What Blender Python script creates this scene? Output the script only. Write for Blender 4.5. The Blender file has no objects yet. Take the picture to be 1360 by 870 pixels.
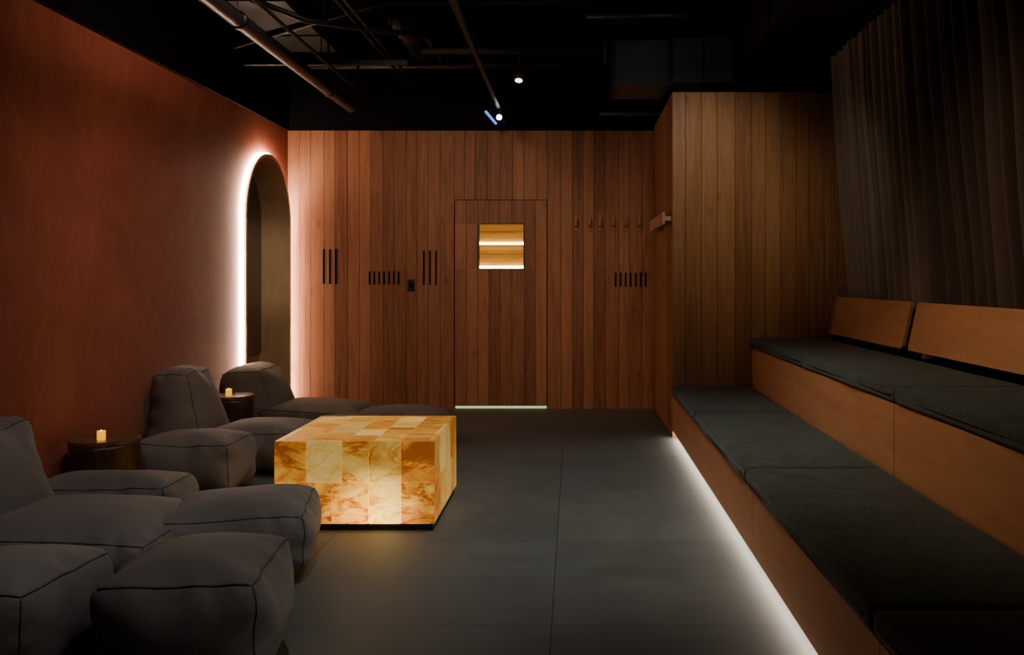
import bpy, bmesh, math, random, time
from mathutils import Vector, Matrix, noise, Euler
random.seed(4)
C = bpy.context.scene.collection
PI = math.pi

# ------------------------------------------------------------------ nodes
def nd(nt, t, ins=None, **props):
    n = nt.nodes.new(t)
    for k, v in props.items(): setattr(n, k, v)
    for k, v in (ins or {}).items():
        if isinstance(v, bpy.types.NodeSocket): nt.links.new(v, n.inputs[k])
        else: n.inputs[k].default_value = v
    return n
def newmat(name):
    m = bpy.data.materials.new(name); m.use_nodes = True
    nt = m.node_tree
    return m, nt, nt.nodes['Principled BSDF']
def ramp(nt, fac, stops):
    r = nd(nt, 'ShaderNodeValToRGB', {0: fac})
    cr = r.color_ramp
    while len(cr.elements) < len(stops): cr.elements.new(0.5)
    for e, (p, c) in zip(cr.elements, stops):
        e.position = p; e.color = (*c, 1)
    return r.outputs[0]
def math_(nt, op, a, b=0.0, c=0.0):
    n = nd(nt, 'ShaderNodeMath', {0: a, 1: b, 2: c}, operation=op); return n.outputs[0]
def bump(nt, h, bs, strength=.3, dist=.01):
    b = nd(nt, 'ShaderNodeBump', {'Height': h, 'Strength': strength, 'Distance': dist})
    nt.links.new(b.outputs[0], bs.inputs['Normal'])

def plain(name, col, rough=.6, metal=0, nscale=20, var=.15, bstr=.0, spec=.5):
    m, nt, bs = newmat(name)
    tc = nd(nt, 'ShaderNodeTexCoord')
    n = nd(nt, 'ShaderNodeTexNoise', {'Vector': tc.outputs['Object'], 'Scale': nscale, 'Detail': 4})
    c = ramp(nt, n.outputs[0], [(.3, tuple(x*(1-var) for x in col)), (.7, tuple(min(1, x*(1+var)) for x in col))])
    nt.links.new(c, bs.inputs['Base Color'])
    bs.inputs['Roughness'].default_value = rough; bs.inputs['Metallic'].default_value = metal
    bs.inputs['Specular IOR Level'].default_value = spec
    if bstr: bump(nt, n.outputs[0], bs, bstr, .005)
    return m
def emis(name, col, s):
    m, nt, bs = newmat(name)
    bs.inputs['Base Color'].default_value = (*col, 1)
    bs.inputs['Emission Color'].default_value = (*col, 1)
    bs.inputs['Emission Strength'].default_value = s
    return m
def wood(name, dark, mid, light, grain=(14, 14, .9), rough=.5, island=True, bstr=.12, ivar=.26, knots=False):
    m, nt, bs = newmat(name)
    tc = nd(nt, 'ShaderNodeTexCoord')
    mp = nd(nt, 'ShaderNodeMapping', {'Vector': tc.outputs['Object'], 'Scale': grain})
    geo = nd(nt, 'ShaderNodeNewGeometry')
    rnd = geo.outputs['Random Per Island']
    off = nd(nt, 'ShaderNodeVectorMath', {0: mp.outputs[0], 1: (0, 0, 0)}, operation='ADD')
    cx = nd(nt, 'ShaderNodeCombineXYZ', {0: math_(nt, 'MULTIPLY', rnd, 31.0), 1: math_(nt, 'MULTIPLY', rnd, 57.0), 2: math_(nt, 'MULTIPLY', rnd, 13.0)})
    nt.links.new(cx.outputs[0], off.inputs[1])
    n1 = nd(nt, 'ShaderNodeTexNoise', {'Vector': off.outputs[0], 'Scale': 1.6, 'Detail': 8, 'Roughness': .62, 'Distortion': 1.1})
    n2 = nd(nt, 'ShaderNodeTexNoise', {'Vector': off.outputs[0], 'Scale': 9.0, 'Detail': 6, 'Roughness': .7})
    f = math_(nt, 'ADD', math_(nt, 'MULTIPLY', n1.outputs[0], .75), math_(nt, 'MULTIPLY', n2.outputs[0], .25))
    if island:
        f = math_(nt, 'ADD', f, math_(nt, 'MULTIPLY', math_(nt, 'SUBTRACT', rnd, .5), ivar))
    if knots:
        kv = nd(nt, 'ShaderNodeVectorMath', {0: tc.outputs['Object'], 1: cx.outputs[0]}, operation='ADD')
        km = nd(nt, 'ShaderNodeMapping', {'Vector': kv.outputs[0], 'Scale': (1.3, 1.3, .75)})
        vo = nd(nt, 'ShaderNodeTexVoronoi', {'Vector': km.outputs[0], 'Scale': 3.2})
        kr = nd(nt, 'ShaderNodeMapRange', {0: vo.outputs['Distance'], 1: .03, 2: .15, 3: -.18, 4: 0.0})
        f = math_(nt, 'ADD', f, kr.outputs[0])
    c = ramp(nt, f, [(.26, dark), (.5, mid), (.74, light)])
    nt.links.new(c, bs.inputs['Base Color'])
    bs.inputs['Roughness'].default_value = rough
    bump(nt, n2.outputs[0], bs, bstr, .003)
    return m

M = {}
M['wallwood'] = wood('cedar_planks', (.17, .058, .027), (.325, .122, .057), (.45, .192, .097), ivar=.32, knots=True, rough=.58)
M['partwood'] = wood('oak_planks', (.20, .092, .038), (.35, .173, .077), (.47, .253, .122), ivar=.24, knots=True)
M['saunawood'] = wood('sauna_planks', (.35, .16, .05), (.6, .32, .10), (.75, .45, .17), grain=(.9, 14, 14))
M['ply'] = wood('bench_plywood', (.40, .175, .074), (.51, .236, .103), (.58, .285, .13), grain=(4, .7, 5), rough=.5)
M['lightwood'] = wood('peg_wood', (.4, .25, .13), (.55, .36, .2), (.65, .45, .27), grain=(8, 8, 8), rough=.5)
M['pegwood'] = wood('coat_peg_wood', (.24, .098, .05), (.36, .155, .08), (.45, .21, .115), grain=(8, 8, 8), rough=.5)
M['bark'] = wood('stump_wood', (.02, .009, .005), (.06, .028, .014), (.12, .06, .03), grain=(20, 20, 2), rough=.35, bstr=.5)
M['stumptop'] = wood('stump_top', (.06, .027, .013), (.13, .062, .03), (.20, .105, .055), grain=(6, 6, 6), rough=.25)
M['liner'] = wood('arch_liner', (.36, .24, .14), (.46, .32, .19), (.54, .38, .24), grain=(3, 6, .8), rough=.4, island=False)
M['black'] = plain('black_paint', (.0035, .0035, .004), .8, spec=.12)
M['blackmetal'] = plain('black_metal', (.012, .012, .014), .4)
M['gap'] = plain('groove_black', (.006, .004, .003), .9, spec=.1)
M['pipe'] = plain('painted_pipe', (.050, .048, .047), .4, .4)
M['darkpipe'] = plain('dark_painted_steel', (.017, .017, .0175), .5, .3)
M['galv'] = plain('galvanised_duct', (.14, .14, .138), .55, .2, nscale=6)
M['nicheback'] = plain('niche_back', (.32, .22, .13), .4)
M['niche'] = plain('niche_mirror', (.11, .092, .075), .2, .3)
M['led'] = emis('white_led', (1, .77, .54), 62)
M['led2'] = emis('bench_led', (1, .88, .77), 21)
M['ledsauna'] = emis('sauna_led', (1, .80, .36), 14)
M['gapglow'] = emis('door_gap_glow', (.75, .95, .5), .7)
M['ledblue'] = emis('blue_lens', (.08, .25, 1), 1.6)
M['lens'] = emis('spot_lens', (.75, .9, 1), 12)
M['lens2'] = emis('spot_lens_soft', (1, .95, .85), 4)
M['flame'] = emis('flame', (1, .6, .05), 6)
M['wax'] = emis('candle_wax', (1, .42, .004), 1.2)

def plaster():
    m, nt, bs = newmat('red_plaster')
    tc = nd(nt, 'ShaderNodeTexCoord')
    n1 = nd(nt, 'ShaderNodeTexNoise', {'Vector': tc.outputs['Object'], 'Scale': .9, 'Detail': 6, 'Roughness': .6, 'Distortion': .8})
    mp = nd(nt, 'ShaderNodeMapping', {'Vector': tc.outputs['Object'], 'Scale': (1, 2.2, 1.0)})
    n2 = nd(nt, 'ShaderNodeTexNoise', {'Vector': mp.outputs[0], 'Scale': 4, 'Detail': 9, 'Roughness': .72, 'Distortion': 1.8})
    f = math_(nt, 'ADD', math_(nt, 'MULTIPLY', n1.outputs[0], .6), math_(nt, 'MULTIPLY', n2.outputs[0], .4))
    c = ramp(nt, f, [(.34, (.23, .054, .030)), (.5, (.335, .083, .047)), (.66, (.43, .122, .072))])
    nt.links.new(c, bs.inputs['Base Color'])
    r = math_(nt, 'ADD', math_(nt, 'MULTIPLY', n2.outputs[0], .4), .46)
    nt.links.new(r, bs.inputs['Roughness'])
    bs.inputs['Specular IOR Level'].default_value = .25
    bump(nt, n2.outputs[0], bs, .18, .012)
    return m
M['plaster'] = plaster()

def floor_mat():
    m, nt, bs = newmat('slate_tiles')
    tc = nd(nt, 'ShaderNodeTexCoord')
    s = nd(nt, 'ShaderNodeSeparateXYZ', {0: tc.outputs['Object']})
    px, py = 1.15, .545
    fx = math_(nt, 'DIVIDE', math_(nt, 'ADD', s.outputs[0], .084 + px*10), px)
    fy = math_(nt, 'DIVIDE', math_(nt, 'ADD', s.outputs[1], -3.444 + py*20), py)
    def edge(f, p, w):
        fr = math_(nt, 'FRACT', f)
        d = math_(nt, 'MINIMUM', fr, math_(nt, 'SUBTRACT', 1.0, fr))
        return math_(nt, 'LESS_THAN', math_(nt, 'MULTIPLY', d, p), w)
    g = math_(nt, 'MAXIMUM', math_(nt, 'MULTIPLY', edge(fx, px, .0028), .85), math_(nt, 'MULTIPLY', edge(fy, py, .0026), .65))
    cell = nd(nt, 'ShaderNodeCombineXYZ', {0: math_(nt, 'FLOOR', fx), 1: math_(nt, 'FLOOR', fy)})
    wn = nd(nt, 'ShaderNodeTexWhiteNoise', {'Vector': cell.outputs[0]})
    n1 = nd(nt, 'ShaderNodeTexNoise', {'Vector': tc.outputs['Object'], 'Scale': 3, 'Detail': 8, 'Roughness': .65, 'Distortion': .6})
    n2 = nd(nt, 'ShaderNodeTexNoise', {'Vector': tc.outputs['Object'], 'Scale': 60, 'Detail': 3})
    f = math_(nt, 'ADD', math_(nt, 'MULTIPLY', n1.outputs[0], .8), math_(nt, 'MULTIPLY', wn.outputs[0], .22))
    c = ramp(nt, f, [(.3, (.088, .096, .087)), (.55, (.115, .123, .112)), (.8, (.142, .149, .136))])
    mx = nd(nt, 'ShaderNodeMix', {0: g, 6: c, 7: (.028, .029, .027, 1)}, data_type='RGBA')
    nt.links.new(mx.outputs[2], bs.inputs['Base Color'])
    nt.links.new(math_(nt, 'ADD', math_(nt, 'MULTIPLY', n1.outputs[0], .25), .48), bs.inputs['Roughness'])
    h = math_(nt, 'SUBTRACT', math_(nt, 'MULTIPLY', n2.outputs[0], .1), g)
    bump(nt, h, bs, .2, .004)
    return m
M['floor'] = floor_mat()

def fabric(name, col, scale=260, var=.3, rough=.9, bstr=.35, folds=0.0, weave=.12, fscale=6, dist=1.5):
    m, nt, bs = newmat(name)
    tc = nd(nt, 'ShaderNodeTexCoord')
    n1 = nd(nt, 'ShaderNodeTexNoise', {'Vector': tc.outputs['Object'], 'Scale': scale, 'Detail': 2})
    n2 = nd(nt, 'ShaderNodeTexNoise', {'Vector': tc.outputs['Object'], 'Scale': fscale, 'Detail': 2.5, 'Roughness': .45, 'Distortion': dist})
    f = math_(nt, 'ADD', math_(nt, 'MULTIPLY', n1.outputs[0], .7), math_(nt, 'MULTIPLY', n2.outputs[0], .3))
    c = ramp(nt, f, [(.35, tuple(x*(1-var) for x in col)), (.65, tuple(x*(1+var) for x in col))])
    nt.links.new(c, bs.inputs['Base Color'])
    bs.inputs['Roughness'].default_value = rough
    bs.inputs['Sheen Weight'].default_value = .12
    h = math_(nt, 'ADD', math_(nt, 'MULTIPLY', n1.outputs[0], weave), math_(nt, 'MULTIPLY', n2.outputs[0], folds))
    bump(nt, h, bs, bstr, .02)
    return m
M['bag'] = fabric('charcoal_canvas', (.175, .156, .145), 300, .10, .72, .5, 1.1, fscale=4.5, dist=.7)
M['seam'] = fabric('charcoal_piping', (.085, .075, .069), 300, .2, .8)
M['cushion'] = fabric('green_wool', (.034, .048, .041), 90, .7, .95, .4, .1, .14)
M['curtain'] = fabric('taupe_curtain', (.20, .152, .112), 250, .15, .9)
M['curtain2'] = fabric('brown_curtain', (.070, .043, .031), 250, .15, .9)

def salt():
    m, nt, bs = newmat('glowing_salt_bricks')
    tc = nd(nt, 'ShaderNodeTexCoord')
    geo = nd(nt, 'ShaderNodeNewGeometry')
    rnd = geo.outputs['Random Per Island']
    cx = nd(nt, 'ShaderNodeCombineXYZ', {0: math_(nt, 'MULTIPLY', rnd, 41.0), 1: math_(nt, 'MULTIPLY', rnd, 77.0), 2: math_(nt, 'MULTIPLY', rnd, 23.0)})
    v = nd(nt, 'ShaderNodeVectorMath', {0: tc.outputs['Object'], 1: cx.outputs[0]}, operation='ADD')
    r3 = math_(nt, 'MULTIPLY', math_(nt, 'FRACT', math_(nt, 'MULTIPLY', rnd, 3.77)), 3.0)
    rv = nd(nt, 'ShaderNodeCombineXYZ', {0: r3, 1: r3, 2: .4})
    rot = nd(nt, 'ShaderNodeMapping', {'Vector': v.outputs[0], 'Rotation': rv.outputs[0], 'Scale': (.8, 3.4, 1.6)})
    n1 = nd(nt, 'ShaderNodeTexNoise', {'Vector': rot.outputs[0], 'Scale': 2.9, 'Detail': 13, 'Roughness': .72, 'Distortion': 1.1})
    n3 = nd(nt, 'ShaderNodeTexNoise', {'Vector': rot.outputs[0], 'Scale': 3.2, 'Detail': 7, 'Roughness': .62, 'Distortion': 1.4})
    n2 = nd(nt, 'ShaderNodeTexNoise', {'Vector': v.outputs[0], 'Scale': 30, 'Detail': 7, 'Roughness': .75})
    r2 = math_(nt, 'FRACT', math_(nt, 'MULTIPLY', rnd, 7.31))
    f = math_(nt, 'ADD', math_(nt, 'MULTIPLY', n1.outputs[0], 1.3), math_(nt, 'MULTIPLY', n2.outputs[0], .24))
    f = math_(nt, 'ADD', f, math_(nt, 'MULTIPLY', math_(nt, 'SUBTRACT', r2, .80), .46))
    vein = nd(nt, 'ShaderNodeMapRange', {0: math_(nt, 'ABSOLUTE', math_(nt, 'SUBTRACT', n3.outputs[0], .5)), 1: 0.0, 2: .032, 3: -.20, 4: 0.0})
    f = math_(nt, 'ADD', f, vein.outputs[0])
    c = ramp(nt, f, [(.24, (.26, .045, .002)), (.37, (.54, .14, .007)), (.49, (.78, .31, .022)), (.63, (.90, .50, .065)), (.86, (.98, .67, .19))])
    nt.links.new(c, bs.inputs['Emission Color'])
    bs.inputs['Base Color'].default_value = (.5, .24, .05, 1)
    # inner light painted into the emission, strongest at the front foot of the block
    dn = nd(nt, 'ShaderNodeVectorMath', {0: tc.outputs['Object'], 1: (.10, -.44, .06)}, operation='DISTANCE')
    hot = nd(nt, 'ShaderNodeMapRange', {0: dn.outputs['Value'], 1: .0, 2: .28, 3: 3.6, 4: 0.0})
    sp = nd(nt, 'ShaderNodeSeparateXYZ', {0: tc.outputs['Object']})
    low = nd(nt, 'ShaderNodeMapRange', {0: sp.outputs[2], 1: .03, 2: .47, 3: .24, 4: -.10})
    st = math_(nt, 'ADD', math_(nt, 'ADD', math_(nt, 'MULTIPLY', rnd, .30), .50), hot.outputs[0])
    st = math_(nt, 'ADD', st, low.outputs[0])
    side = nd(nt, 'ShaderNodeMapRange', {0: sp.outputs[0], 1: .395, 2: .405, 3: 1.0, 4: .62})  # right face painted dimmer in the emission, as if less lit from behind
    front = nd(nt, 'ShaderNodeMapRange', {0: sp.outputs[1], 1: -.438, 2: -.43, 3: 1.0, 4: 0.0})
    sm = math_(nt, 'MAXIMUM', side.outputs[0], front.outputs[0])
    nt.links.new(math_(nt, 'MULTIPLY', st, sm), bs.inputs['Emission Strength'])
    bs.inputs['Roughness'].default_value = .35
    bump(nt, n2.outputs[0], bs, .3, .006)
    return m
M['salt'] = salt()
M['saltcore'] = emis('salt_core', (.6, .18, .01), .08)

# ------------------------------------------------------------------ mesh helpers
def tag(o, label=None, cat=None, group=None, kind=None):
    if label: o['label'] = label
    if cat: o['category'] = cat
    if group: o['group'] = group
    if kind: o['kind'] = kind
    return o
def thing(name, label, cat, loc=(0, 0, 0), rotz=0, group=None):
    o = bpy.data.objects.new(name, None); C.objects.link(o)
    o.location = loc; o.rotation_euler = (0, 0, rotz); o.empty_display_size = .1
    return tag(o, label, cat, group)
class MB:
    def __init__(s): s.v = []; s.f = []; s.mi = []
    def add(s, verts, faces, mi=0):
        o = len(s.v); s.v += [tuple(v) for v in verts]
        s.f += [tuple(i+o for i in f) for f in faces]; s.mi += [mi]*len(faces); return s
    def box(s, x0, x1, y0, y1, z0, z1, mi=0):
        v = [(x0,y0,z0),(x1,y0,z0),(x1,y1,z0),(x0,y1,z0),(x0,y0,z1),(x1,y0,z1),(x1,y1,z1),(x0,y1,z1)]
        return s.add(v, [(0,3,2,1),(4,5,6,7),(0,1,5,4),(1,2,6,5),(2,3,7,6),(3,0,4,7)], mi)
    def tube(s, pts, r, n=12, mi=0, cap=True):
        pts = [Vector(p) for p in pts]; rings = []
        t0 = (pts[1]-pts[0]).normalized()
        up = Vector((0,0,1)) if abs(t0.z) < .9 else Vector((1,0,0))
        a = t0.cross(up).normalized()
        vs = []
        for i, p in enumerate(pts):
            t = (pts[min(i+1, len(pts)-1)]-pts[max(i-1, 0)]).normalized()
            a = (a - t*a.dot(t)).normalized(); b = t.cross(a)
            rr = r[i] if isinstance(r, (list, tuple)) else r
            for k in range(n):
                an = 2*PI*k/n; vs.append(p + a*math.cos(an)*rr + b*math.sin(an)*rr)
        fs = []
        for i in range(len(pts)-1):
            for k in range(n):
                k2 = (k+1) % n; fs.append((i*n+k, i*n+k2, (i+1)*n+k2, (i+1)*n+k))
        if cap:
            fs.append(tuple(range(n-1, -1, -1))); L = (len(pts)-1)*n; fs.append(tuple(range(L, L+n)))
        return s.add(vs, fs, mi)
    def lathe(s, prof, n=32, mi=0, wob=None):
        vs = []
        for (r, z) in prof:
            for k in range(n):
                an = 2*PI*k/n; rr = r*(1+(wob(an, z) if wob else 0)); vs.append((rr*math.cos(an), rr*math.sin(an), z))
        fs = []
        for i in range(len(prof)-1):
            for k in range(n):
                k2 = (k+1) % n; fs.append((i*n+k, i*n+k2, (i+1)*n+k2, (i+1)*n+k))
        fs.append(tuple(range(n-1, -1, -1))); L = (len(prof)-1)*n; fs.append(tuple(range(L, L+n)))
        return s.add(vs, fs, mi)
    def build(s, name, mats, parent=None, smooth=False, bevel=0):
        me = bpy.data.meshes.new(name); me.from_pydata(s.v, [], s.f)
        if not isinstance(mats, (list, tuple)): mats = [mats]
        for m in mats: me.materials.append(m)
        for p, i in zip(me.polygons, s.mi): p.material_index = i; p.use_smooth = smooth
        bm = bmesh.new(); bm.from_mesh(me); bmesh.ops.recalc_face_normals(bm, faces=bm.faces); bm.to_mesh(me); bm.free()
        o = bpy.data.objects.new(name, me); C.objects.link(o)
        if parent: o.parent = parent
        if bevel:
            b = o.modifiers.new('bevel', 'BEVEL'); b.width = bevel; b.segments = 2; b.limit_method = 'ANGLE'
        return o
def struct(mb, name, mats, **k):
    return tag(mb.build(name, mats, **k), kind='structure')

def grid_box(us, vs, ws, f, mb):
    """surface grid of a box; f maps (u,v,w) to a point"""
    idx = {}; V = []; F = []
    def g(i, j, k):
        key = (i, j, k)
        if key not in idx: idx[key] = len(V); V.append(f(us[i], vs[j], ws[k]))
        return idx[key]
    a, b, c = len(us)-1, len(vs)-1, len(ws)-1
    for i in range(a):
        for j in range(b):
            F.append((g(i,j,0), g(i,j+1,0), g(i+1,j+1,0), g(i+1,j,0))); F.append((g(i,j,c), g(i+1,j,c), g(i+1,j+1,c), g(i,j+1,c)))
        for k in range(c):
            F.append((g(i,0,k), g(i+1,0,k), g(i+1,0,k+1), g(i,0,k+1))); F.append((g(i,b,k), g(i,b,k+1), g(i+1,b,k+1), g(i+1,b,k)))
    for j in range(b):
        for k in range(c):
            F.append((g(0,j,k), g(0,j,k+1), g(0,j+1,k+1), g(0,j+1,k))); F.append((g(a,j,k), g(a,j+1,k), g(a,j+1,k+1), g(a,j,k+1)))
    mb.add(V, F)
    return idx

# ------------------------------------------------------------------ dimensions
XL, XP, XR = -2.90, .82, 2.66        # left wall, partition side, right wall
YB, YP, Y0 = 9.16, 7.51, -1.5
HW, HP, HC = 2.82, 2.87, 4.0
DX0, DX1, DH = -1.213, -.267, 2.12

# ------------------------------------------------------------------ bean bag furniture (fabric shells inflated and settled as cloth)
JOBS = []
def puff(parent, name, size, loc, rotz=0, p=10, seed=0, taper=(0, 0), lean=(0, 0), slope=0.0, press=1.0, minx=None, fit=1.0):
    hx, hy, hz = size[0]/2, size[1]/2, size[2]/2
    R = Matrix.Rotation(rotz, 3, 'Z'); L = Vector(loc)
    def f(u, v, w):
        k = (abs(u)**p+abs(v)**p+abs(w)**p)**(-1/p)
        a, b, c = u*k, v*k, w*k
        P = Vector((a*hx, b*hy, c*hz)); q = Vector((u*hx, v*hy, w*hz))
        P += Vector((a, b, c)).normalized()*(.034*noise.noise(q*3+Vector((seed*7.7, 1, 2)))+.014*noise.noise(q*10+Vector((seed, 5, 2))))
        w01 = max(0, (c+1)/2)
        P.x *= (1-taper[0]*w01); P.y *= (1-taper[1]*w01)
        P.x += lean[0]*w01; P.y += lean[1]*w01
        P.z += hz+.012 - slope*a*w01
        P = R @ P
        P.z = max(P.z, .008)
        return P+L
    def ax(h): 
        n = max(10, int(round(h*2/.021))); return [-1+2*i/n for i in range(n+1)]
    U, V, W = ax(hx), ax(hy), ax(hz)
    mb = MB(); idx = grid_box(U, V, W, f, mb)
    o = mb.build(name, M['bag'], None, smooth=True)
    a, b, c = len(U)-1, len(V)-1, len(W)-1
    lines = []
    for s1 in (0, 1):
        for s2 in (0, 1):
            if s2: lines.append([idx[(i, s1*b, c)] for i in range(a+1)]); lines.append([idx[(s1*a, j, c)] for j in range(b+1)])
            lines.append([idx[(s1*a, s2*b, k)] for k in range(c+1)])
    JOBS.append(dict(o=o, parent=parent, lines=lines, press=press, minx=minx, fit=fit, seed=seed))
    return o
def settle(frames=38):
    sc = bpy.context.scene
    fl = MB().box(-3, 60, -3, 3, -.2, 0).build('tmp_floor', M['black'])
    fl.modifiers.new('c', 'COLLISION')
    for i, j in enumerate(JOBS):
        o = j['o']; o.location = (i*3.0, 0, 0)
        j['co0'] = [v.co.copy() for v in o.data.vertices]
        md = o.modifiers.new('cloth', 'CLOTH'); s = md.settings
        s.quality = 5; s.mass = .02; s.air_damping = 2.5
        s.tension_stiffness = 8; s.compression_stiffness = 8; s.shear_stiffness = 2; s.bending_stiffness = .004
        s.tension_damping = 3; s.compression_damping = 3; s.shear_damping = 3
        s.use_pressure = True; s.uniform_pressure_force = 13*j['press']; s.shrink_min = -.11
        s.effector_weights.gravity = .19
        md.collision_settings.use_collision = True; md.collision_settings.distance_min = .004; md.collision_settings.use_self_collision = False
        md.point_cache.frame_start = 1; md.point_cache.frame_end = frames+2
    t0 = time.time()
    for fr in range(1, frames+1):
        sc.frame_set(fr)
        if time.time()-t0 > 150: break
    print('CLOTH time', time.time()-t0, 'frames', fr)
    dg = bpy.context.evaluated_depsgraph_get()
    for j in JOBS:
        o = j['o']; ev = o.evaluated_get(dg); me = ev.to_mesh()
        j['co'] = [v.co.copy() for v in me.vertices]; ev.to_mesh_clear()
    for j in JOBS:
        o = j['o']; o.modifiers.clear(); o.location = (0, 0, 0)
        co, c0 = j['co'], j['co0']
        ok = len(co) == len(c0) and all(math.isfinite(c.x+c.y+c.z) for c in co)
        if not ok: co = c0
        for k in range(3):       # sewn to size: fit the settled bag to its pattern size
            a0, b0 = min(c[k] for c in c0), max(c[k] for c in c0)
            a1, b1 = min(c[k] for c in co), max(c[k] for c in co)
            s = (b0-a0)*j['fit']/(b1-a1); m0, m1 = (a0+b0)/2, (a1+b1)/2
            for c in co:
                if k == 2: c[k] = (c[k]-a1)*s+.002
                else: c[k] = m0+(c[k]-m1)*s
        px = j['parent'].location.x
        for v, c in zip(o.data.vertices, co):
            if j['minx'] is not None: c.x = max(c.x, j['minx']-px+.004*math.sin(c.z*20))
            v.co = c
        o.data.update()
        sd = o.modifiers.new('subdivision', 'SUBSURF'); sd.levels = 1; sd.render_levels = 1
        o.parent = j['parent']
        ms = MB()
        for ln in j['lines']: ms.tube([co[i] for i in ln], .0036, 6)
        ms.build('seam', M['seam'], o, smooth=True)
    bpy.data.objects.remove(fl, do_unlink=True)
    sc.frame_set(1)

BG = 'charcoal bean bag loungers along the red wall'
l1 = thing('bean_bag_lounger', 'charcoal bean bag lounger nearest the viewer, cut by the left edge of the photo', 'lounger', (-2.1, 3.9, 0), 0, BG)
puff(l1, 'backrest', (.50, .72, .68), (-.50, .08, 0), seed=1, taper=(.50, .25), lean=(-.06, 0), press=.9, minx=-2.885)
puff(l1, 'seat', (.90, .76, .33), (.0, .0, 0), seed=2, slope=.03, press=.7)
puff(l1, 'leg_rest', (.66, .60, .33), (.59, .20, 0), rotz=.22, seed=3, slope=-.01, press=.8)
l2 = thing('bean_bag_lounger', 'charcoal bean bag lounger between the two stump tables, behind the glowing table', 'lounger', (-2.3, 6.24, 0), 0, BG)
puff(l2, 'backrest', (.50, .65, .69), (-.34, .0, 0), seed=4, taper=(.45, .40), lean=(-.07, .0), press=.9, minx=-2.885)
puff(l2, 'seat', (.76, .58, .33), (.17, .02, 0), rotz=-.06, seed=5, press=.8)
l3 = thing('bean_bag_lounger', 'charcoal bean bag lounger in the corner under the glowing arch', 'lounger', (-2.19, 7.43, 0), 0, BG)
puff(l3, 'backrest', (.60, .66, .60), (-.38, -.0, 0), seed=6, taper=(.40, .15), lean=(-.10, 0), press=.9, minx=-2.885)
puff(l3, 'seat', (.84, .66, .29), (.10, .0, 0), seed=7, slope=.04, press=.7)
puff(l3, 'leg_rest', (.82, .60, .25), (.73, .05, 0), seed=8, press=.7)
OG = 'charcoal bean bag ottomans'
def ottoman(label, loc, size, rot, seed, **k):
    t = thing('bean_bag_ottoman', label, 'ottoman', loc, rot, OG)
    puff(t, 'cushion_cover', size, (0, 0, 0), seed=seed, **k)
ottoman('plump square charcoal ottoman in the foreground with visible piped seams', (-1.225, 2.98, 0), (.52, .61, .43), .10, 11)
ottoman('charcoal ottoman cut by the lower left corner of the photo', (-1.84, 2.92, 0), (.52, .57, .42), -.06, 12)
ottoman('flat slumped charcoal ottoman in front of the nearer stump table', (-2.36, 4.60, 0), (.80, .42, .33), .0, 13, press=.8)
ottoman('charcoal ottoman on the floor beside the nearer stump table, left of the glowing table', (-2.33, 5.58, 0), (.66, .46, .36), -.05, 14, press=.9)
ottoman('low charcoal ottoman behind the glowing table beside the corner lounger', (-1.70, 6.84, 0), (.54, .34, .27), .05, 15, press=.8)
settle()

# ------------------------------------------------------------------ setting
struct(MB().box(XL-.6, XR+.1, Y0-.1, 11.2, -.1, 0), 'floor', M['floor'])
struct(MB().box(XL-.6, XR+.1, Y0-.1, 11.2, HC, HC+.1), 'ceiling', M['black'])
struct(MB().box(XL-.1, XR+.1, Y0-.1, Y0, 0, HC), 'wall_rear', M['black'])
struct(MB().box(XR, XR+.1, Y0, 11.2, 0, HC), 'wall_right', M['black'])

# left wall with arched opening
ayc, aR, asp = 8.455, .625, 1.86
def arch_z(y):
    d = aR*aR-(y-ayc)**2
    return asp + math.sqrt(max(d, 0))
mb = MB()
def wq(y0, z00, y1, z10, zt=HW+.005):
    mb.add([(XL, y0, z00), (XL, y1, z10), (XL, y1, zt), (XL, y0, zt)], [(0, 1, 2, 3)])
wq(Y0, 0, ayc-aR, 0)
ys = [ayc-aR*math.cos(PI*i/40) for i in range(41)]
for i in range(40): wq(ys[i], arch_z(ys[i]), ys[i+1], arch_z(ys[i+1]))
wq(ayc+aR, 0, YB, 0)
struct(mb, 'wall_left', M['plaster'])
struct(MB().box(XL-.04, XL+.02, Y0, YB, HW, 2.93).box(XL-.1, XL, Y0, YB, 2.93, HC), 'wall_left_upper', M['black'])

def arch_path(r, n=40, zb=0.0):
    p = [(ayc-r, zb), (ayc-r, .9)]
    p += [(ayc-r*math.cos(PI*i/n), asp+r*math.sin(PI*i/n)) for i in range(n+1)]
    p += [(ayc+r, .9), (ayc+r, zb)]
    return p
def arch_ring(ri, ro, x0, x1, mb):
    a, b = arch_path(ri), arch_path(ro); V = []; F = []
    for (p, q) in zip(a, b): V += [(x0, *p), (x1, *p), (x1, *q), (x0, *q)]
    for i in range(len(a)-1):
        o = i*4
        for k in range(4): k2 = (k+1) % 4; F.append((o+k, o+k2, o+4+k2, o+4+k))
    F += [(0, 1, 2, 3), tuple(len(V)-4+i for i in (3, 2, 1, 0))]
    mb.add(V, F); return mb
ar = thing('arch_portal', 'tall arched brown niche in the red wall outlined by white halo light', 'arch', (0, 0, 0))
arch_ring(aR-.035, aR-.002, -3.16, -2.84, MB()).build('jamb', M['liner'], ar, smooth=False)
arch_ring(aR-.001, aR+.012, -2.897, -2.862, MB()).build('led_strip', M['led'], ar)
mbp = MB(); a = arch_path(aR-.01)
mbp.add([(-3.15, y, z) for y, z in a], [tuple(range(len(a)))])
mbp.build('back_panel', M['nicheback'], ar)
a = arch_path(aR-.055, zb=.59); n = len(a)
mbp = MB()
mbp.add([(-3.148, y, z) for y, z in a]+[(-3.12, y, z) for y, z in a], [tuple(range(n)), tuple(range(2*n-1, n-1, -1))]+[(i, (i+1) % n, n+(i+1) % n, n+i) for i in range(n)])
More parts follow.
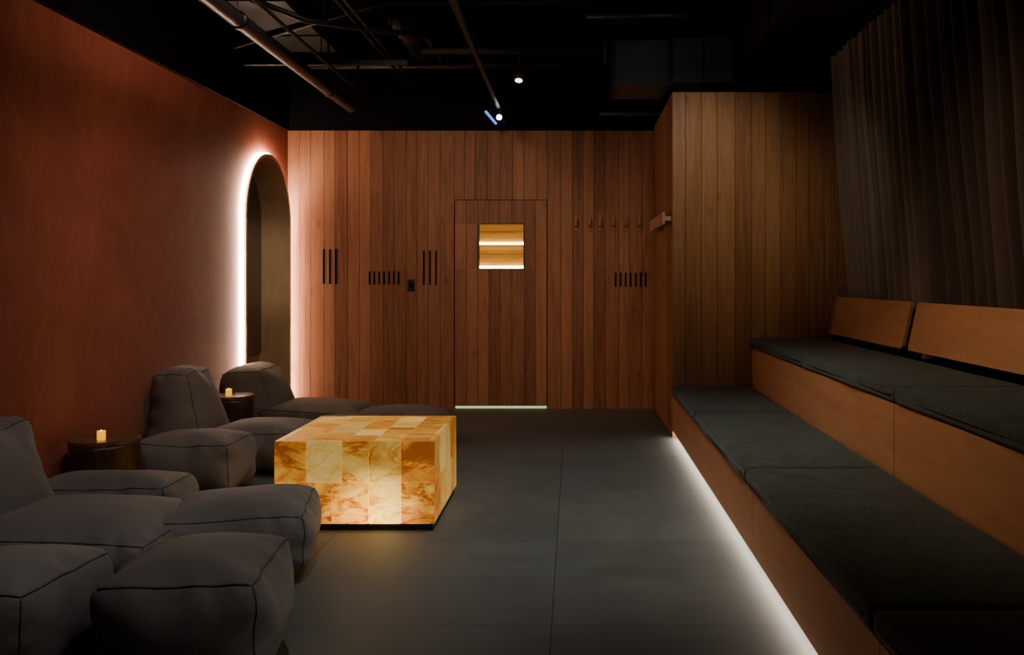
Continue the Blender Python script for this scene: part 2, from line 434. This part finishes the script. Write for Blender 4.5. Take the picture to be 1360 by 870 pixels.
mbp.build('mirror', M['niche'], ar)

# back wall
rnd = random.Random(7)
def edges(a, b, n, jit=.020):
    w = [1+rnd.uniform(-jit, jit)*8 for _ in range(n)]; s = sum(w); x = a; out = [a]
    for q in w: x += (b-a)*q/s; out.append(x)
    out[-1] = b; return out
G = .0020
mb = MB()
def vplanks(mb, es, z0, z1, y=YB, d=.022):
    for a, b in zip(es[:-1], es[1:]): mb.box(a+G, b-G, y+rnd.uniform(0, .0025), y+d, z0, z1, 0)
eL, eD, eR = edges(XL, DX0, 14), edges(DX0, DX1, 8), edges(DX1, XP, 9)
vplanks(mb, eL, 0, HW); vplanks(mb, eD, DH, HW); vplanks(mb, eR, 0, HW)
mb.box(XL-.6, DX0-.012, YB+.022, YB+.06, 0, HW, 1); mb.box(DX1+.012, XR, YB+.022, YB+.06, 0, HW, 1); mb.box(DX0-.012, DX1+.012, YB+.022, YB+.06, DH+.012, HW, 1)
struct(mb, 'wall_back', [M['wallwood'], M['gap']])
struct(MB().box(XL-.1, XR, YB-.01, YB+.08, HW, HC), 'wall_back_upper', M['black'])

# door with small window
wx0, wx1, wz0, wz1 = -.962, -.511, 1.42, 1.872
mb = MB()
de = edges(DX0+.006, DX1-.006, 8)
for a, b in zip(de[:-1], de[1:]):
    a2, b2 = a+G, b-G
    def piece(x0, x1, z0, z1):
        if x1-x0 > .002: mb.box(x0, x1, YB+.008, YB+.05, z0, z1)
    piece(a2, b2, .035, wz0); piece(a2, b2, wz1, DH-.006)
    piece(a2, min(b2, wx0), wz0, wz1); piece(max(a2, wx1), b2, wz0, wz1)
mb.box(DX0-.02, wx0, YB+.061, YB+.070, .03, DH+.02, 1).box(wx1, DX1+.02, YB+.061, YB+.070, .03, DH+.02, 1)  # unseen backing added to block sauna light leaking through the plank grooves
mb.box(wx0, wx1, YB+.061, YB+.070, .03, wz0, 1).box(wx0, wx1, YB+.061, YB+.070, wz1, DH+.02, 1)
door = struct(mb, 'door_1', [M['wallwood'], M['gap']])
m2 = MB(); t = .010
m2.box(wx0-t, wx1+t, YB+.004, YB+.068, wz1, wz1+t).box(wx0-t, wx1+t, YB+.004, YB+.068, wz0-t, wz0).box(wx0-t, wx0, YB+.004, YB+.068, wz0, wz1).box(wx1, wx1+t, YB+.004, YB+.068, wz0, wz1)
m2.build('window_frame', M['blackmetal'], door)
gm, gnt, gb = newmat('door_glass'); gb.inputs['Transmission Weight'].default_value = 1; gb.inputs['Roughness'].default_value = 0; gb.inputs['IOR'].default_value = 1.02; gb.inputs['Base Color'].default_value = (.97, .93, .7, 1)
MB().box(wx0, wx1, YB+.03, YB+.034, wz0, wz1).build('pane', gm, door)
struct(MB().box(DX0+.01, DX1-.01, YB+.028, YB+.048, .002, .022), 'gap_glow_strip_1', M['gapglow'])  # glowing strip added to stand in for light leaking under the door
# sauna room behind the door
mb = MB()
sx0, sx1, sy1, sh = -1.9, .4, 11.1, 2.35
z = 0
while z < sh:
    mb.box(sx0, sx1, sy1-.03, sy1, z+.003, min(z+.095, sh)); z += .095
    for xx in (sx0, sx1-.02): mb.box(xx, xx+.02, YB+.08, sy1-.03, z-.092, min(z, sh))
mb.box(sx0, sx1, YB+.08, sy1, sh, sh+.03)
struct(mb, 'wall_sauna', M['saunawood'])
for (zz, lb) in ((1.745, 'upper warm light strip on the sauna wall seen through the door window'), (1.455, 'lower warm light strip on the sauna wall seen through the door window')):
    s = thing('light_strip', lb, 'light strip', (-.80, sy1-.03, zz))
    MB().box(-.6, .6, -.03, -.0, -.012, .016).build('channel', M['saunawood'], s)
    MB().box(-.6, .6, -.045, -.03, -.012, .022).build('diffuser', M['ledsauna'], s)

# wood clad partition
mb = MB()
fe = edges(XP, XR, 15)
for a, b in zip(fe[:-1], fe[1:]): mb.box(a+G, b-G, YP+rnd.uniform(0, .003), YP+.022, 0, HP, 0)
se = edges(YP+.022, YB, 13)
for a, b in zip(se[:-1], se[1:]): mb.box(XP+rnd.uniform(0, .003), XP+.022, a+G, b-G, 0, HP, 0)
mb.box(XP+.023, XR, YP+.023, YB-.02, 0, HP-.005, 1)
struct(mb, 'wall_partition', [M['partwood'], M['gap']])

# ------------------------------------------------------------------ back wall fittings
def vent(x0, x1, z0, z1, n, label):
    t = thing('wall_vent', label, 'vent', ((x0+x1)/2, YB, z0))
    w = x1-x0
    for i in range(n):
        cx = -w/2+w*i/(n-1)
        MB().box(cx-.009, cx+.009, -.003, .004, 0, z1-z0).build('slot', M['gap'], t)  # black strip on the wall stands in for the dark inside the slot
vent(-2.535, -2.41, 1.267, 1.618, 3, 'tall vent of three vertical slots nearest the glowing arch')
vent(-2.07, -1.775, 1.26, 1.392, 7, 'short row of vertical vent slots left of the black wall switch')
vent(-1.52, -1.395, 1.255, 1.605, 3, 'tall vent of three vertical slots between black switch and door')
vent(.425, .73, 1.235, 1.38, 7, 'short row of vertical vent slots right of the door below the coat pegs')
sw = thing('wall_switch', 'small black control switch on the wooden back wall left of the door', 'switch', (-1.648, YB, 1.19))
MB().box(-.037, .037, -.012, 0, 0, .122).build('plate', M['blackmetal'], sw, bevel=.003)
MB().box(-.015, .015, -.017, -.012, .04, .085).build('button', M['black'], sw)
pegx = [765, 783, 797, 814, 831, 849]
for i, px in enumerate(pegx):
    X = (px-762)*YB/1200
    ordn = ['leftmost', 'second from left', 'third from left', 'fourth from left', 'fifth from left', 'rightmost'][i]
    p = thing('coat_peg', f'small wooden coat peg on the back wall, {ordn} of the six', 'coat peg', (X, YB, 1.80), 0, 'wooden coat pegs right of the door')
    MB().box(-.018, .018, -.012, 0, 0, .17).build('mounting_plate', M['pegwood'], p, bevel=.003)
    MB().box(-.014, .014, -.06, -.012, .05, .12).build('peg', M['pegwood'], p, bevel=.005)
rk = thing('peg_rail', 'pale wooden rail standing off the side of the wood clad partition', 'rail', (XP, 8.18, 1.775))
MB().box(-.080, -.056, -.62, .62, 0, .10).build('rail', M['lightwood'], rk, bevel=.003)
for yy in (-.57, 0, .57):
    MB().box(-.056, 0, yy-.015, yy+.015, .03, .07).build('bracket', M['lightwood'], rk, bevel=.002)

# ------------------------------------------------------------------ benches
BY0, BY1 = .66, YP-.004
lb = thing('bench', 'lower plywood step bench glowing underneath beside the open floor', 'bench', (0, 0, 0), 0)
seams = [BY0, 2.42, 4.15, 5.88, BY1]
for a, b in zip(seams[:-1], seams[1:]):
    MB().box(XP, XP+.02, a+.003, b-.003, .058, .345).build('front_panel', M['ply'], lb)
MB().box(XP+.02, 1.47, BY0, BY1, .30, .345).build('seat_board', M['ply'], lb)
MB().box(XP+.09, 1.47, BY0, BY1, 0, .30).build('toe_kick', M['black'], lb)
MB().box(XP+.021, XP+.042, BY0+.01, BY1-.01, .040, .056).build('led_strip', M['led2'], lb)
ub = thing('bench', 'upper plywood tier bench behind the lower bench in front of the curtains', 'bench', (0, 0, 0), 0)
for a, b in zip(seams[:-1], seams[1:]):
    MB().box(1.472, 1.492, a+.003, b-.003, .0, .745).build('front_panel', M['ply'], ub)
MB().box(1.496, 2.19, BY0, BY1, .70, .745).build('seat_board', M['ply'], ub)
MB().box(1.494, 2.19, BY0, BY1, 0, .70).build('carcass', M['black'], ub)

def cushion(x0, x1, y0, y1, z0, h, label, group, seed):
    t = thing('bench_cushion', label, 'cushion', ((x0+x1)/2, (y0+y1)/2, z0), 0, group)
    hx, hy = (x1-x0)/2, (y1-y0)/2; r = .024
    def lst(L, n):
        e = [0, r*.12, r*.3, r*.6, r, r*1.6]
        inner = [r*1.6+(2*L-3.2*r)*i/n for i in range(1, n)]
        a = e+inner+[2*L-q for q in reversed(e)]
        return [q-L for q in a]
    zs = [0, .004, .009, .015, .024, h/2+.001, h-.024, h-.015, h-.009, h-.004, h]
    def f(x, y, z):
        q = Vector((max(-hx+r, min(hx-r, x)), max(-hy+r, min(hy-r, y)), max(r, min(h-r, z))))
        p = Vector((x, y, z)); d = p-q
        if d.length > 1e-6: p = q+d.normalized()*r
        nn = noise.noise(Vector((x*2.2, y*2.2, seed*3.1)))
        if p.z > h*.4:
            edge = min(1, min(hx-abs(x), hy-abs(y))/.08); edge = max(edge, 0)
            p.z += .005*edge*(1-.3*edge)+.003*nn
            p.z -= .003*abs(math.sin(y*3.1+seed))*(edge)
        k = .003*math.sin(y*6+seed); p.x += k*(1 if abs(x) > hx*.8 else 0)
        return p
    mb = MB(); grid_box(lst(hx, 10), lst(hy, 26), zs, f, mb)
    mb.build('cover', M['cushion'], t, smooth=True)
    pts = [(-hx-.001, y, h*.50) for y in [(-hy+.04)+(2*hy-.08)*i/20 for i in range(21)]]
    MB().tube(pts, .0035, 6).build('piping', M['cushion'], t, smooth=True)
gl = 'dark green cushions on the lower bench'
cushion(XP-.012, 1.462, 6.057, BY1-.005, .348, .078, 'dark green seat cushion on the lower bench against the wood partition', gl, 1)
cushion(XP-.012, 1.462, 4.275, 6.054, .348, .078, 'dark green seat cushion on the lower bench, second from the wood partition', gl, 2)
cushion(XP-.012, 1.462, 2.46, 4.272, .348, .078, 'dark green seat cushion on the lower bench, third from the wood partition', gl, 3)
cushion(XP-.012, 1.462, .68, 2.457, .348, .078, 'dark green seat cushion on the lower bench, nearest the viewer', gl, 4)
gu = 'dark green cushions on the upper bench'
cushion(1.458, 2.09, 5.797, BY1-.005, .748, .078, 'dark green seat cushion on the upper bench against the wood partition', gu, 5)
cushion(1.458, 2.09, 4.12, 5.794, .748, .078, 'dark green seat cushion on the upper bench, in the middle', gu, 6)
cushion(1.458, 2.09, 2.40, 4.117, .748, .078, 'dark green seat cushion on the upper bench, nearest the viewer', gu, 7)
def backrest(y0, y1, label):
    t = thing('backrest_board', label, 'backrest', (2.10, (y0+y1)/2, .745), 0, 'plywood backrests behind the upper bench')
    L = (y1-y0)/2
    mb = MB()
    def loop(off):
        out = []; W, H, r = L, .31, .03
        for cx, cz, a0 in ((W-r, H-r, 0), (-W+r, H-r, PI/2), (-W+r, r, PI), (W-r, r, 1.5*PI)):
            for i in range(7):
                an = a0+PI/2*i/6; yy = cx+r*math.cos(an); hh = cz+r*math.sin(an)
                s = hh/H
                out.append((.065*s+off, yy, .125+.30*s))
        return out
    A, B = loop(0), loop(.022); n = len(A)
    mb.add(A+B, [tuple(range(n)), tuple(range(2*n-1, n-1, -1))]+[(i, (i+1) % n, n+(i+1) % n, n+i) for i in range(n)])
    mb.build('board', M['ply'], t)
    for yy in (-L+.12, 0, L-.12):
        MB().tube([(.032, yy, .0), (.034, yy, .10), (.045, yy, .20)], .009, 8).build('bracket', M['blackmetal'], t, smooth=True)
backrest(5.79, 7.46, 'tilted plywood backrest board next to the wood partition')
backrest(4.02, 5.69, 'tilted plywood backrest board cut by the right edge of the photo')

# ------------------------------------------------------------------ curtains
def curtain(y0, y1, label, mat, seed, x_top, x_bot, nf, amp):
    t = thing('curtain', label, 'curtain', (x_bot, (y0+y1)/2, .80), 0, 'long curtains behind the upper bench')
    N, K = 760, 30; V = []; F = []; H = 3.13-.80
    rr = random.Random(seed)
    wts = [rr.uniform(.4, 1.6) for _ in range(nf)]; tot = sum(wts); cum = [0]
    for q in wts: cum.append(cum[-1]+q/tot)
    amps = [rr.uniform(.45, 1.35) for _ in range(nf+1)]
    def fold(u):
        u = min(.99999, max(0, u))
        for i in range(nf):
            if u < cum[i+1]:
                tt = (u-cum[i])/(cum[i+1]-cum[i]); a = amps[i]*(1-tt)+amps[i+1]*tt
                c = math.cos(2*PI*tt)
                return a*(1-2*(.5-.5*c)**.7)
        return 1
    for k in range(K+1):
        s = k/K
        for i in range(N+1):
            u = i/N
            uu = u+(.012*(1-s)+.004)*noise.noise(Vector((u*9, s*2.0, seed)))
            w = fold(uu)
            x = (x_top-x_bot)*s + amp*w*(1-.2*s)*(.85+.35*noise.noise(Vector((u*14, s*2, seed+5)))) + .012*noise.noise(Vector((u*7, s*2.0, seed+9)))*(1-s*.6)
            x = max(x, 2.20-x_bot) if s < .2 else x
            y = y0+(y1-y0)*u-(y0+y1)/2
            V.append((x, y, H*s))
    for k in range(K):
        for i in range(N): o = k*(N+1)+i; F.append((o, o+1, o+N+2, o+N+1))
    MB().add(V, F).build('drape', mat, t, smooth=True)
    MB().box(x_top-x_bot-.02, x_top-x_bot+.02, (y0-y1)/2, (y1-y0)/2, H, H+.03).build('heading_tape', M['black'], t)
curtain(5.80, 7.46, 'taupe pleated curtain hanging next to the wood partition', M['curtain'], 3, 2.13, 2.30, 13, .066)
curtain(2.4, 5.79, 'dark brown pleated curtain hanging behind the cut off backrest board', M['curtain2'], 8, 2.15, 2.33, 20, .074)
tag(MB().box(2.10, 2.18, 2.3, 7.46, 3.165, 3.20).build('curtain_track', M['blackmetal']), 'black curtain track above the pleated curtains', 'curtain track')

# ------------------------------------------------------------------ salt block table
salt_t = thing('salt_block_table', 'glowing low table clad in amber and cream salt bricks', 'table', (-1.149, 5.173, 0))
hx, hy, z0, z1, th = .42, .444, .034, .468, .03
MB().box(-hx+.03, hx-.012, -hy+.012, hy-.03, 0, .034).build('plinth', M['blackmetal'], salt_t)
MB().box(-hx+th, hx-th, -hy+th, hy-th, z0, z1-th).build('core', M['saltcore'], salt_t)
mb = MB(); rb = random.Random(11)
zm = (z0+z1)/2; gp = .0013
def bb(*a):
    x0, x1, y0, y1, za, zb = a
    mb.box(x0+gp, x1-gp, y0+gp, y1-gp, za+gp, zb-gp)
rows = {0: [0, .13, .36, .59, .79, 1], 1: [0, .2, .42, .59, .79, 1]}
W = 2*hx
for r, (za, zb) in enumerate(((z0, zm), (zm, z1))):
    fr = rows[r]
    for a, b in zip(fr[:-1], fr[1:]):
        bb(-hx+W*a, -hx+W*b, -hy, -hy+th, za, zb); bb(-hx+W*a, -hx+W*b, hy-th, hy, za, zb)
    fr = [0, .22, .46, .7, 1] if r else [0, .3, .52, .78, 1]
    for a, b in zip(fr[:-1], fr[1:]):
        ya, yb = -hy+th+(2*hy-2*th)*a, -hy+th+(2*hy-2*th)*b
        bb(hx-th, hx, ya, yb, za, zb); bb(-hx, -hx+th, ya, yb, za, zb)
sal = mb.build('side_bricks', M['salt'], salt_t, bevel=.0015)
mb = MB()
xs = [0, .22, .43, .62, .81, 1]
for i, (a, b) in enumerate(zip(xs[:-1], xs[1:])):
    yy = [0, .28, .52, .77, 1] if i % 2 else [0, .2, .45, .72, 1]
    for c, d in zip(yy[:-1], yy[1:]):
        xa, xb = -hx+th+(W-2*th)*a, -hx+th+(W-2*th)*b
        ya, yb = -hy+th+(2*hy-2*th)*c, -hy+th+(2*hy-2*th)*d
        bb(xa, xb, ya, yb, z1-th, z1-.001)
mb.build('top_bricks', M['salt'], salt_t, bevel=.0015)

# ------------------------------------------------------------------ stump tables and candles
def stump(loc, r, h, seed, label):
    t = thing('side_table', label, 'side table', loc, 0, 'tree stump side tables')
    def wob(an, z): return .035*noise.noise(Vector((math.cos(an)*2.3, math.sin(an)*2.3, z*1.5+seed)))+.02*math.sin(an*3+seed)
    MB().lathe([(r*1.04, 0), (r, .06), (r*.97, h*.5), (r*.99, h-.05), (r, h-.03)], 40, wob=wob).build('trunk', M['bark'], t, smooth=True)
    MB().lathe([(r*1.0, h-.03), (r*1.02, h-.02), (r*1.01, h-.004), (r*.985, h)], 40, wob=wob).build('table_top', M['stumptop'], t)
    return t
stump((-2.655, 5.12, 0), .185, .42, 1, 'dark tree stump side table with candle, nearest the viewer')
stump((-2.59, 6.84, 0), .160, .44, 5, 'dark tree stump side table with candle, farther back between two loungers')
def candle(loc, label):
    t = thing('candle', label, 'candle', loc, 0, 'lit candles on the stump tables')
    MB().lathe([(.019, 0), (.022, .004), (.022, .052), (.019, .052), (.018, .044), (.004, .042)], 24).build('wax', M['wax'], t, smooth=True)
    MB().lathe([(.002, .042), (.005, .047), (.004, .053), (.001, .058)], 10).build('flame', M['flame'], t, smooth=True)
candle((-2.63, 5.03, .4205), 'small amber candle on the nearest stump table')
candle((-2.585, 6.77, .4405), 'small amber candle on the farther stump table')

# ------------------------------------------------------------------ ceiling services
def rods(t, pts, top=HC):
    for (x, y, z) in pts: MB().tube([(x, y, z), (x, y, top)], .005, 6).build('hanger_rod', M['darkpipe'], t)
t = thing('ceiling_pipe', 'thick grey pipe running under the ceiling along the red wall', 'pipe')
MB().tube([(-2.09, .5, 2.93), (-2.09, 8.5, 2.93)], .05, 20).build('pipe', M['pipe'], t, smooth=True)
for y in (3.5, 5.6, 7.7):
    MB().tube([(-2.09, y, 2.93), (-2.09, y+.05, 2.93)], .058, 20).build('clamp', M['blackmetal'], t, smooth=True)
rods(t, [(-2.09, y+.02, 2.98) for y in (3.5, 5.6, 7.7)])
t = thing('ceiling_pipe', 'thin conduit running beside the thick pipe under the ceiling', 'pipe')
MB().tube([(-1.96, .5, 3.03), (-1.96, 8.1, 3.03), (-1.96, 8.2, 3.08), (-1.96, 8.22, 3.6)], .014, 10).build('pipe', M['darkpipe'], t, smooth=True)
rods(t, [(-1.96, 5.2, 3.04), (-1.96, 7.2, 3.04)])
t = thing('ceiling_pipe', 'slanting pipe under the ceiling crossing above the thick pipe', 'pipe')
MB().tube([(-2.6, 6.9, 3.1), (-1.5, 7.1, 3.5), (.3, 7.3, 3.55)], .028, 10).build('pipe', M['darkpipe'], t, smooth=True); rods(t, [(-1.52, 7.1, 3.5)])
t = thing('ceiling_pipe', 'dark pipe farther back running across the ceiling above the thick pipe', 'pipe')
MB().tube([(-2.7, 8.6, 3.35), (1.2, 8.6, 3.35)], .035, 12).build('pipe', M['darkpipe'], t, smooth=True); rods(t, [(-1.7, 8.6, 3.35), (-.2, 8.6, 3.35)])
t = thing('ceiling_pipe', 'short slanting dark pipe in the upper left below the ceiling', 'pipe')
MB().tube([(-2.5, 6.2, 3.35), (-1.9, 6.4, 3.15), (-1.2, 7.4, 3.3), (-1.2, 8.2, 3.3)], .022, 10).build('pipe', M['darkpipe'], t, smooth=True); rods(t, [(-2.4, 6.22, 3.33), (-1.2, 8.1, 3.3)])
t = thing('air_duct', 'dark round duct hanging above the light track near the back wall', 'duct')
MB().tube([(-1.5, 7.95, 3.66), (-1.5, 9.1, 3.66)], .16, 24).build('duct_body', M['darkpipe'], t, smooth=True); rods(t, [(-1.5, 8.2, 3.8)])
t = thing('air_duct', 'flat dark duct in the upper left corner of the ceiling', 'duct', (-2.5, 6.3, 3.45))
MB().box(-.28, .28, -2.8, 2.2, 0, .22).build('duct_body', M['darkpipe'], t, bevel=.006)
for yy in (-1.8, -.6, .6, 1.6): MB().box(-.295, .295, yy, yy+.03, -.012, .232).build('flange', M['darkpipe'], t)
for yy in (-1.2, 1.0): MB().box(.25, .27, yy, yy+.03, .22, .55).build('hanger_strap', M['darkpipe'], t)
t = thing('ceiling_pipe', 'pair of thin parallel conduits beside the flat duct in the upper left', 'pipe')
for xx in (-1.62, -1.56): MB().tube([(xx, 1.0, 3.22), (xx, 8.9, 3.22)], .012, 8).build('conduit', M['darkpipe'], t, smooth=True)
rods(t, [(-1.59, 5.0, 3.22), (-1.59, 7.9, 3.22)])
t = thing('ceiling_strut', 'horizontal metal channel under the ceiling near the red wall', 'brace')
MB().box(-2.78, -1.4, 7.6, 7.64, 3.12, 3.16).build('channel', M['darkpipe'], t); rods(t, [(-2.14, 7.66, 3.16), (-1.45, 7.62, 3.16)])
t = thing('ceiling_strut', 'horizontal metal channel above the light track in the middle of the ceiling', 'brace')
MB().box(-1.3, .2, 7.7, 7.74, 3.24, 3.28).build('channel', M['darkpipe'], t); rods(t, [(-1.25, 7.72, 3.28), (.1, 7.72, 3.28)])
t = thing('ceiling_pipe', 'bent pipe running above the square metal duct', 'pipe')
MB().tube([(.28, 7.85, 3.2), (.28, 7.85, 3.45), (.31, 7.85, 3.52), (.38, 7.85, 3.55), (1.45, 7.85, 3.55)], .022, 12).build('pipe', M['darkpipe'], t, smooth=True); rods(t, [(.7, 7.85, 3.57), (1.4, 7.85, 3.57)])

t = thing('air_duct', 'square galvanised air duct above the wood clad partition', 'duct', (.9, 8.35, 3.04))
MB().box(-.55, -.06, -.33, .33, 0, .40).build('duct_section', M['galv'], t, bevel=.004)
MB().box(-.03, .55, -.33, .33, .02, .42).build('duct_section', M['galv'], t, bevel=.004)
MB().box(-.065, -.025, -.345, .345, -.015, .435).build('flange', M['pipe'], t, bevel=.003)
MB().box(.51, .55, -.345, .345, -.0, .435).build('flange', M['pipe'], t, bevel=.003)
MB().box(-.56, -.53, -.345, .345, -.012, .412).build('flange', M['pipe'], t, bevel=.003)
MB().box(.24, .255, -.336, .336, .012, .428).build('seam', M['pipe'], t)
for xx in (-.5, .45): MB().box(xx, xx+.02, -.2, -.17, .4, .96).build('hanger_strap', M['darkpipe'], t)
t = thing('air_duct', 'long dark duct running towards the viewer above the curtains', 'duct', (1.78, 6.4, 3.22))
MB().box(-.30, .30, -3.2, 1.5, 0, .40).build('duct_body', M['darkpipe'], t, bevel=.006)
for yy in (-2, -.8, .4): MB().box(-.315, .315, yy, yy+.03, -.015, .415).build('flange', M['blackmetal'], t)
for yy in (-1.4, 1.0): MB().box(-.28, -.26, yy, yy+.03, .4, .78).build('hanger_strap', M['darkpipe'], t)
t = thing('ceiling_pipe', 'cross pipe above the top edge of the wood clad partition', 'pipe')
MB().tube([(.25, 8.85, 2.94), (2.4, 8.85, 2.94)], .03, 12).build('pipe', M['darkpipe'], t, smooth=True); rods(t, [(.3, 8.85, 2.96), (2.2, 8.85, 2.96)])
t = thing('ceiling_pipe', 'dark pipe crossing in front of the square metal duct', 'pipe')
MB().tube([(.1, 7.2, 3.42), (1.42, 7.2, 3.42)], .028, 12).build('pipe', M['darkpipe'], t, smooth=True); rods(t, [(.3, 7.2, 3.44), (1.2, 7.2, 3.44)])
t = thing('light_track', 'slim light track running down the middle of the ceiling', 'light track')
MB().box(-.70, -.67, .5, 9.1, 2.875, 2.91).build('rail', M['pipe'], t); rods(t, [(-.685, y, 2.9) for y in (4.2, 6.2)])
def spot_head(loc, aim, label, lens, stem, r=.032, L=.11):
    t = thing('spotlight', label, 'spotlight', loc)
    d = Vector(aim).normalized()
    MB().tube([-d*L*.5, d*L*.3, d*L*.5], [r*.8, r, r], 20).build('housing', M['pipe'], t, smooth=True)
    MB().tube([d*L*.5+d*.001, d*L*.5+d*.005], r*.78, 20).build('lens', lens, t)
    MB().tube([(0, 0, r*.5), (0, 0, stem)], .008, 8).build('stem', M['pipe'], t)
spot_head((-.685, 8.35, 2.82), (.0, -1, -.35), 'spotlight with a bright bluish white lens on the light track', M['lens'], .055)
spot_head((-.42, 7.0, 2.93), (-.05, -.35, -.95), 'black spotlight hanging on a long stem right of the light track', M['lens2'], 1.07, .036, .17)
t = thing('tube_light', 'short blue glowing tube light left of the light track', 'light', (-.80, 8.7, 2.87))
MB().tube([(-.05, -.1, .05), (.04, .1, -.03)], .022, 14).build('housing', M['blackmetal'], t, smooth=True)
MB().tube([(-.035, -.125, .035), (.045, .075, -.045)], .012, 10).build('tube', M['ledblue'], t, smooth=True)
MB().tube([(0, 0, .02), (0, 0, 1.13)], .006, 8).build('stem', M['blackmetal'], t)

# ------------------------------------------------------------------ lights
def lamp(kind, loc, target, power, col, size=.3, angle=60, blend=1.0, sy=None):
    l = bpy.data.lights.new('lamp', kind); l.energy = power; l.color = col
    if kind == 'AREA':
        l.size = size
        if sy: l.shape = 'RECTANGLE'; l.size_y = sy
    elif kind == 'SPOT': l.spot_size = math.radians(angle); l.spot_blend = blend; l.shadow_soft_size = size
    else: l.shadow_soft_size = size
    o = bpy.data.objects.new('lamp', l); C.objects.link(o); o.location = loc
    o.rotation_euler = (Vector(target)-Vector(loc)).to_track_quat('-Z', 'Y').to_euler()
    return o
warm = (1, .73, .49)
lamp('SPOT', (-1.2, 5.4, 3.0), (-1.25, 9.16, 1.25), 168, warm, .3, 72)
lamp('SPOT', (.9, 5.6, 3.05), (1.05, 7.5, 2.0), 58, (1, .74, .48), .12, 62)
lamp('SPOT', (-.8, 4.9, 3.75), (-2.9, 6.0, 1.9), 122, (1, .75, .58), .3, 76)
lamp('SPOT', (.0, 5.0, 3.8), (.0, 5.4, 0), 170, (.96, 1, .97), .25, 74)
lamp('SPOT', (.0, 4.0, 3.1), (1.9, 4.4, .6), 112, (1, .76, .54), .3, 85)
lamp('SPOT', (-.5, 2.6, 3.7), (-1.7, 3.8, .3), 118, (1, .94, .90), .1, 68)
lamp('SPOT', (.2, 5.2, 2.4), (2.15, 7.0, 1.9), 26, (1, .84, .66), .08, 40)
lamp('SPOT', (-1.6, 5.6, 2.5), (-3.05, 9.1, 1.4), 120, (1, .82, .58), .1, 17)  # extra spot without a fixture, added to brighten the arch jamb
lamp('POINT', (.6, 6.6, 3.1), (0, 0, 0), 2.0, (.9, .94, 1), .1)  # unseen fill added to bring out the ceiling and metal duct
lamp('AREA', (-.8, 10.2, 2.3), (-.8, 10.9, 1.5), 9, (1, .72, .3), .8)  # unseen fill added to brighten the sauna behind the door
w = bpy.data.worlds.new('World'); bpy.context.scene.world = w; w.use_nodes = True
w.node_tree.nodes['Background'].inputs[0].default_value = (1, .8, .7, 1); w.node_tree.nodes['Background'].inputs[1].default_value = .01

# ------------------------------------------------------------------ camera
cam = bpy.data.cameras.new('camera'); co = bpy.data.objects.new('camera', cam); C.objects.link(co)
co.location = (0, 0, 1.32); co.rotation_euler = (PI/2, 0, 0)
cam.sensor_width = 36; cam.lens = 36*1200/1360
cam.shift_x = -82/1360; cam.shift_y = -65/1360; cam.clip_start = .05
bpy.context.scene.camera = co
